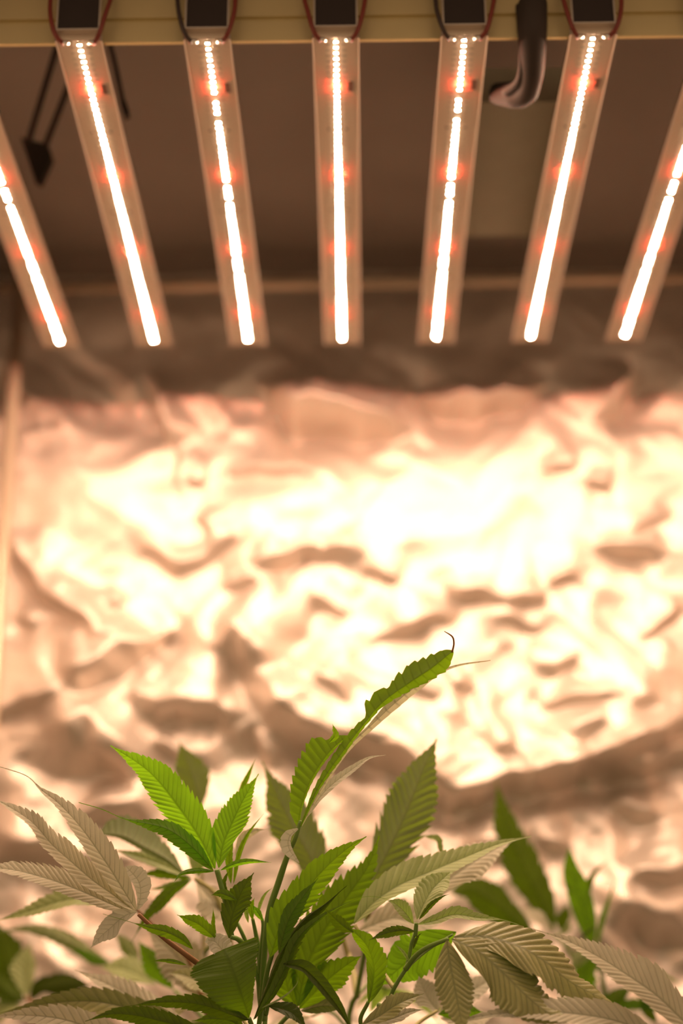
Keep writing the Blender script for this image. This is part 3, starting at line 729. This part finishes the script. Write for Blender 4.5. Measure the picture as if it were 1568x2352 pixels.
# plant behind the middle: big upright striped leaf and its neighbours
L3 = [
 ([(845, 2110, 1.44), (850, 2060, 1.43), (856, 2024, 1.42)], [.0026, .0022, .0018], M_STEM_P, [
  D(pts=[(852, 2030), (882, 1972), (915, 1905), (945, 1835), (970, 1770), (1003, 1696)], W=140, mat='stripe', d=1.41, dd=.02, tilt=.15, fold=.15, N=16, a=.65, b=.85, tooth=.2, puff=.11),
  D(pts=[(975, 1921), (1000, 1926), (1010, 1945), (1016, 1975)], W=18, mat='pale', d=1.41, N=7, up=True),
  D(pts=[(850, 2075), (890, 2040), (925, 2000), (945, 1980)], W=34, mat='tan', d=1.40, up=True, N=9),
  D(pts=[(905, 2030), (935, 2010), (975, 1985), (990, 1968)], W=34, mat='green', d=1.43, N=9),
 ]),
 ([(800, 2200, 1.50), (770, 2100, 1.49), (745, 2042, 1.48)], [.0026, .0022, .0018], M_STEM_P, [
  D(pts=[(748, 2052), (720, 1985), (688, 1925), (655, 1865), (630, 1810), (601, 1748)], W=120, mat='stripe', d=1.48, dd=.02, tilt=.1, fold=.2, N=17, a=.8, b=1.2, puff=.1),
  D(pts=[(760, 2075), (735, 2045), (700, 2010), (690, 1990)], W=50, mat='tan', d=1.5, up=True),
 ]),
]
# plant behind the left
L4 = [
 ([(520, 2110, 1.46), (490, 2050, 1.46), (447, 2018, 1.45)], [.0026, .0022, .0018], M_STEM_P, [
  D(pts=[(420, 2003), (380, 1972), (330, 1945), (280, 1920), (228, 1915)], W=100, mat='stripe', d=1.44, dd=.01, tilt=-.2, fold=.2, N=16, a=.5, b=.6, puff=.09,
    wl=[(0, 2), (.3, 12), (.7, 10), (1, 2)], wr=[(0, 2), (.25, 34), (.5, 58), (.75, 58), (.92, 34), (1, 2)]),
  D(pts=[(430, 2012), (370, 1985), (310, 1965), (255, 1950)], W=34, mat='pale', d=1.45, up=True),
  D(pts=[(446, 2010), (446, 1960), (438, 1905), (415, 1868), (386, 1870)], W=60, mat='pale', d=1.47, up=True, N=12),
  D(pts=[(440, 2018), (395, 2008), (350, 2006), (318, 2011)], W=30, mat='green', d=1.45),
  D(pts=[(440, 2022), (400, 2030), (365, 2040), (335, 2043)], W=16, mat='pale', d=1.45),
  D(pts=[(440, 2020), (400, 2042), (360, 2080), (335, 2108), (298, 2170)], W=34, mat='green', d=1.44, dd=-.02, tail=.1),
  D(pts=[(452, 2014), (460, 1990), (480, 1965)], W=18, mat='pale', d=1.45),
  D(pts=[(450, 2025), (480, 2060), (510, 2095), (535, 2120)], W=110, mat='tan', d=1.47, up=True, N=12, puff=.1),
 ]),
 ([(470, 2200, 1.60), (462, 2000, 1.60), (458, 1850, 1.60)], [.0026, .002, .0016], M_STEM_P, [
  D(pts=[(460, 1862), (452, 1815), (435, 1765), (411, 1702)], W=84, mat='stripe', d=1.58, N=10, puff=.05),
 ]),
 ([(480, 2345, 1.45), (435, 2210, 1.46), (375, 2148, 1.455), (296, 2078, 1.44), (236, 2067, 1.43)], [.0022, .002, .0015, .0014, .0012], M_STEM_B, [
  D(pts=[(296, 2076), (240, 2066), (185, 2062), (130, 2072), (60, 2095), (-10, 2116)], W=56, mat='pale', d=1.43, up=True, N=15),
 ]),
 ([(480, 2352, 1.52), (440, 2310, 1.53), (400, 2275, 1.54)], [.0022, .002, .0015], M_STEM, [
  D(pts=[(398, 2272), (372, 2240), (340, 2195), (316, 2160)], W=60, mat='lime', d=1.54, N=8),
  D(pts=[(312, 2225), (305, 2200), (285, 2165), (262, 2143)], W=40, mat='pale', d=1.6, N=8),
  D(pts=[(360, 2260), (320, 2240), (280, 2225), (230, 2222)], W=70, mat='pale', d=1.58, N=8, up=True),
 ]),
]
# blurred plant far left
L5 = [
 ([(120, 2420, 1.70), (90, 2330, 1.70), (60, 2290, 1.70)], [.003, .0028, .002], M_STEM_B, [
  D(pts=[(62, 2292), (55, 2235), (60, 2195), (72, 2165)], W=70, mat='pale', d=1.70, up=True, N=9),
  D(pts=[(50, 2300), (20, 2230), (5, 2170), (-15, 2110)], W=110, mat='green', d=1.74, N=12),
  D(pts=[(60, 2300), (20, 2280), (-20, 2250), (-60, 2225)], W=60, mat='green', d=1.70, N=9),
  D(pts=[(66, 2300), (90, 2275), (160, 2260), (220, 2265)], W=60, mat='deep', d=1.72, N=9),
  D(pts=[(50, 2305), (10, 2320), (-30, 2350)], W=50, mat='pale', d=1.70, N=9, up=True),
 ]),
 ([(330, 2352, 1.64), (300, 2260, 1.64), (255, 2215, 1.64)], [.002, .002, .0015], M_STEM, [
  D(pts=[(252, 2213), (205, 2190), (160, 2163), (110, 2142), (60, 2133), (-10, 2140)], W=40, mat='pale', d=1.64, N=12),
  D(pts=[(252, 2215), (220, 2205), (190, 2190), (160, 2175)], W=26, mat='lime', d=1.63, N=8),
 ]),
]
# blurred plant behind on the right
L6 = [
 ([(1340, 2260, 1.72), (1310, 2190, 1.72), (1278, 2148, 1.72)], [.003, .0028, .002], M_STEM, [
  D(pts=[(1272, 2142), (1250, 2085), (1222, 2030), (1190, 1965), (1160, 1890), (1138, 1790)], W=96, mat='green', d=1.72, dd=.02, N=14, a=.7, b=.95),
  D(pts=[(1225, 2142), (1178, 2110), (1130, 2072), (1082, 2042), (1032, 2052)], W=92, mat='green', d=1.70, N=12, a=.6, b=.55),
  D(pts=[(1268, 2140), (1235, 2110), (1190, 2085)], W=34, mat='tan', d=1.70, up=True, N=8),
  D(pts=[(1295, 2150), (1292, 2120), (1300, 2090), (1305, 2075)], W=36, mat='green', d=1.73, N=8),
  D(pts=[(1285, 2150), (1300, 2135), (1312, 2115)], W=16, mat='pale', d=1.70, N=8),
 ]),
 ([(1395, 2420, 1.66), (1388, 2280, 1.66), (1366, 2175, 1.66)], [.0032, .003, .002], M_STEM, [
  D(pts=[(1360, 2172), (1345, 2110), (1328, 2050), (1312, 2000), (1306, 1948)], W=58, mat='lime', d=1.66, N=11, a=.5, b=.45, tooth=.06),
  D(pts=[(1345, 2090), (1350, 2040), (1365, 2005), (1397, 1976)], W=20, mat='green', d=1.68, N=8),
  D(pts=[(1370, 2175), (1383, 2110), (1400, 2060), (1414, 2012)], W=15, mat='lime', d=1.67, N=8),
  D(pts=[(1330, 2160), (1350, 2140), (1372, 2125)], W=8, mat='deep', d=1.6, N=8),
  D(pts=[(1372, 2178), (1352, 2215), (1348, 2260), (1378, 2290)], W=60, mat='lime', d=1.66, N=9),
  D(pts=[(1366, 2180), (1330, 2200), (1310, 2230)], W=40, mat='pale', d=1.64, N=8),
  D(pts=[(1392, 2340), (1410, 2300), (1430, 2280), (1455, 2268)], W=44, mat='green', d=1.62, N=8),
  D(pts=[(1510, 2352), (1490, 2325), (1476, 2300), (1462, 2285)], W=34, mat='green', d=1.62, N=8),
  D(pts=[(1395, 2352), (1350, 2320), (1310, 2300), (1280, 2290)], W=60, mat='pale', d=1.60, N=8),
  D(pts=[(1400, 2330), (1440, 2310), (1490, 2310), (1540, 2330)], W=30, mat='lime', d=1.62, N=8),
 ]),
]
# plant to the right, nearest: two pale leaves entering from the edge
L7 = [
 ([(1700, 2480, 1.22), (1660, 2440, 1.21), (1600, 2380, 1.20)], [.0026, .0024, .0018], M_STEM, [
  D(pts=[(1610, 2385), (1560, 2335), (1507, 2285), (1430, 2232), (1370, 2195), (1300, 2160), (1222, 2134)], W=96, mat='tan', d=1.215, dd=.02, up=True, tilt=-.8, fold=.15, N=24, a=.55, b=1.15, puff=.07),
 ]),
 ([(1700, 2500, 1.22), (1620, 2460, 1.21), (1520, 2400, 1.20)], [.0026, .0024, .0018], M_STEM, [
  D(pts=[(1520, 2390), (1440, 2352), (1360, 2333), (1260, 2324), (1160, 2327), (1090, 2337), (1028, 2350)], W=66, mat='tan', d=1.205, dd=.01, up=True, tilt=-.8, fold=.15, N=24, a=.5, b=1.0, puff=.07),
 ]),
]
def fans(seed, k, z0=.3, z1=.8, mats=('green', 'olive', 'green', 'pale')):
    r = random.Random(seed); return [(r.uniform(z0, z1), r.uniform(0, 6.28), r.uniform(.05, .085), r.choice(mats)) for _ in range(k)]
plant('in-focus cannabis plant in the middle with a tall curled leaf and a heart-shaped front leaf', (-.15, 1.20), [(545, 2120, 1.31), (575, 2190, 1.31), (598, 2280, 1.30), (604, 2400, 1.30)], [.0016, .0026, .0034, .0045], L1, fans=fans(1, 7, .45),
      side=[([(604, 2345, 1.30), (596, 2240, 1.305), (604, 2130, 1.305), (596, 2100, 1.31)], [.003, .003, .002, .0012], M_STEM)])
plant('in-focus cannabis plant right of centre with a big olive drooping fan leaf', (.09, 1.20), [(953, 2140, 1.28), (944, 2170, 1.28), (933, 2223, 1.28), (909, 2261, 1.28), (888, 2312, 1.28), (872, 2400, 1.28)], [.0014, .0022, .0028, .0034, .0036, .0045], L2, fans=fans(2, 7, .45))
plant('soft-focus cannabis plant behind the middle with an upright striped leaf', (.03, 1.45), [(842, 2105, 1.44), (838, 2180, 1.45), (820, 2280, 1.46), (800, 2420, 1.46)], [.002, .003, .004, .005], L3, fans=fans(3, 8, .3) + fans(13, 7, .10, .35, ('pale', 'olive', 'tan', 'green')),
      side=[([(820, 2290, 1.46), (812, 2240, 1.48), (800, 2190, 1.50)], [.003, .003, .002], M_STEM_P)])
plant('soft-focus cannabis plant behind the left with thin spread leaflets', (-.22, 1.47), [(470, 2190, 1.52), (500, 2160, 1.50), (520, 2230, 1.50), (500, 2420, 1.50)], [.002, .003, .004, .005], L4, fans=fans(4, 8, .3) + fans(14, 7, .10, .35, ('tan', 'olive', 'tan', 'pale')),
      side=[([(520, 2240, 1.50), (528, 2170, 1.48), (520, 2105, 1.46)], [.003, .003, .002], M_STEM_P), ([(500, 2380, 1.50), (490, 2362, 1.46), (480, 2344, 1.45)], [.003, .003, .002], M_STEM)])
plant('blurred cannabis plant at the far left edge near the corner pole', (-.36, 1.70), [(150, 2360, 1.68), (180, 2420, 1.68), (200, 2520, 1.68)], [.002, .004, .005], L5, fans=fans(5, 9, .15) + fans(15, 7, .0, .3, ('pale', 'green')))
plant('blurred cannabis plant behind on the right with a tall pointed green leaf', (.27, 1.62), [(1345, 2250, 1.70), (1385, 2320, 1.67), (1400, 2430, 1.66)], [.002, .004, .005], L6, fans=fans(6, 9, .15) + fans(16, 8, .0, .3, ('green', 'olive', 'pale')))
plant('cannabis plant nearest on the right, two long tan leaves entering from the edge', (.36, 1.12), [(1700, 2470, 1.22), (1706, 2540, 1.21), (1710, 2640, 1.21)], [.003, .004, .005], L7, fans=fans(7, 6, .3))
# withered hook on the tip of the tall curled leaf
for o in list(bpy.data.objects):
    if o.name.startswith('cannabis_plant') and o.get('label', '').startswith('in-focus cannabis plant in the middle'):
        t = tube('withered_tip', [at(1038, 1498, 1.305), at(1042, 1478, 1.303), at(1038, 1462, 1.30), at(1020, 1450, 1.298)], [.0009, .0008, .0007, .0003], M_WITHER, o, n=14, ns=6)
        t.matrix_parent_inverse = Matrix.Translation(-Vector(o.location)); tag(t, 'thin brown withered hook')
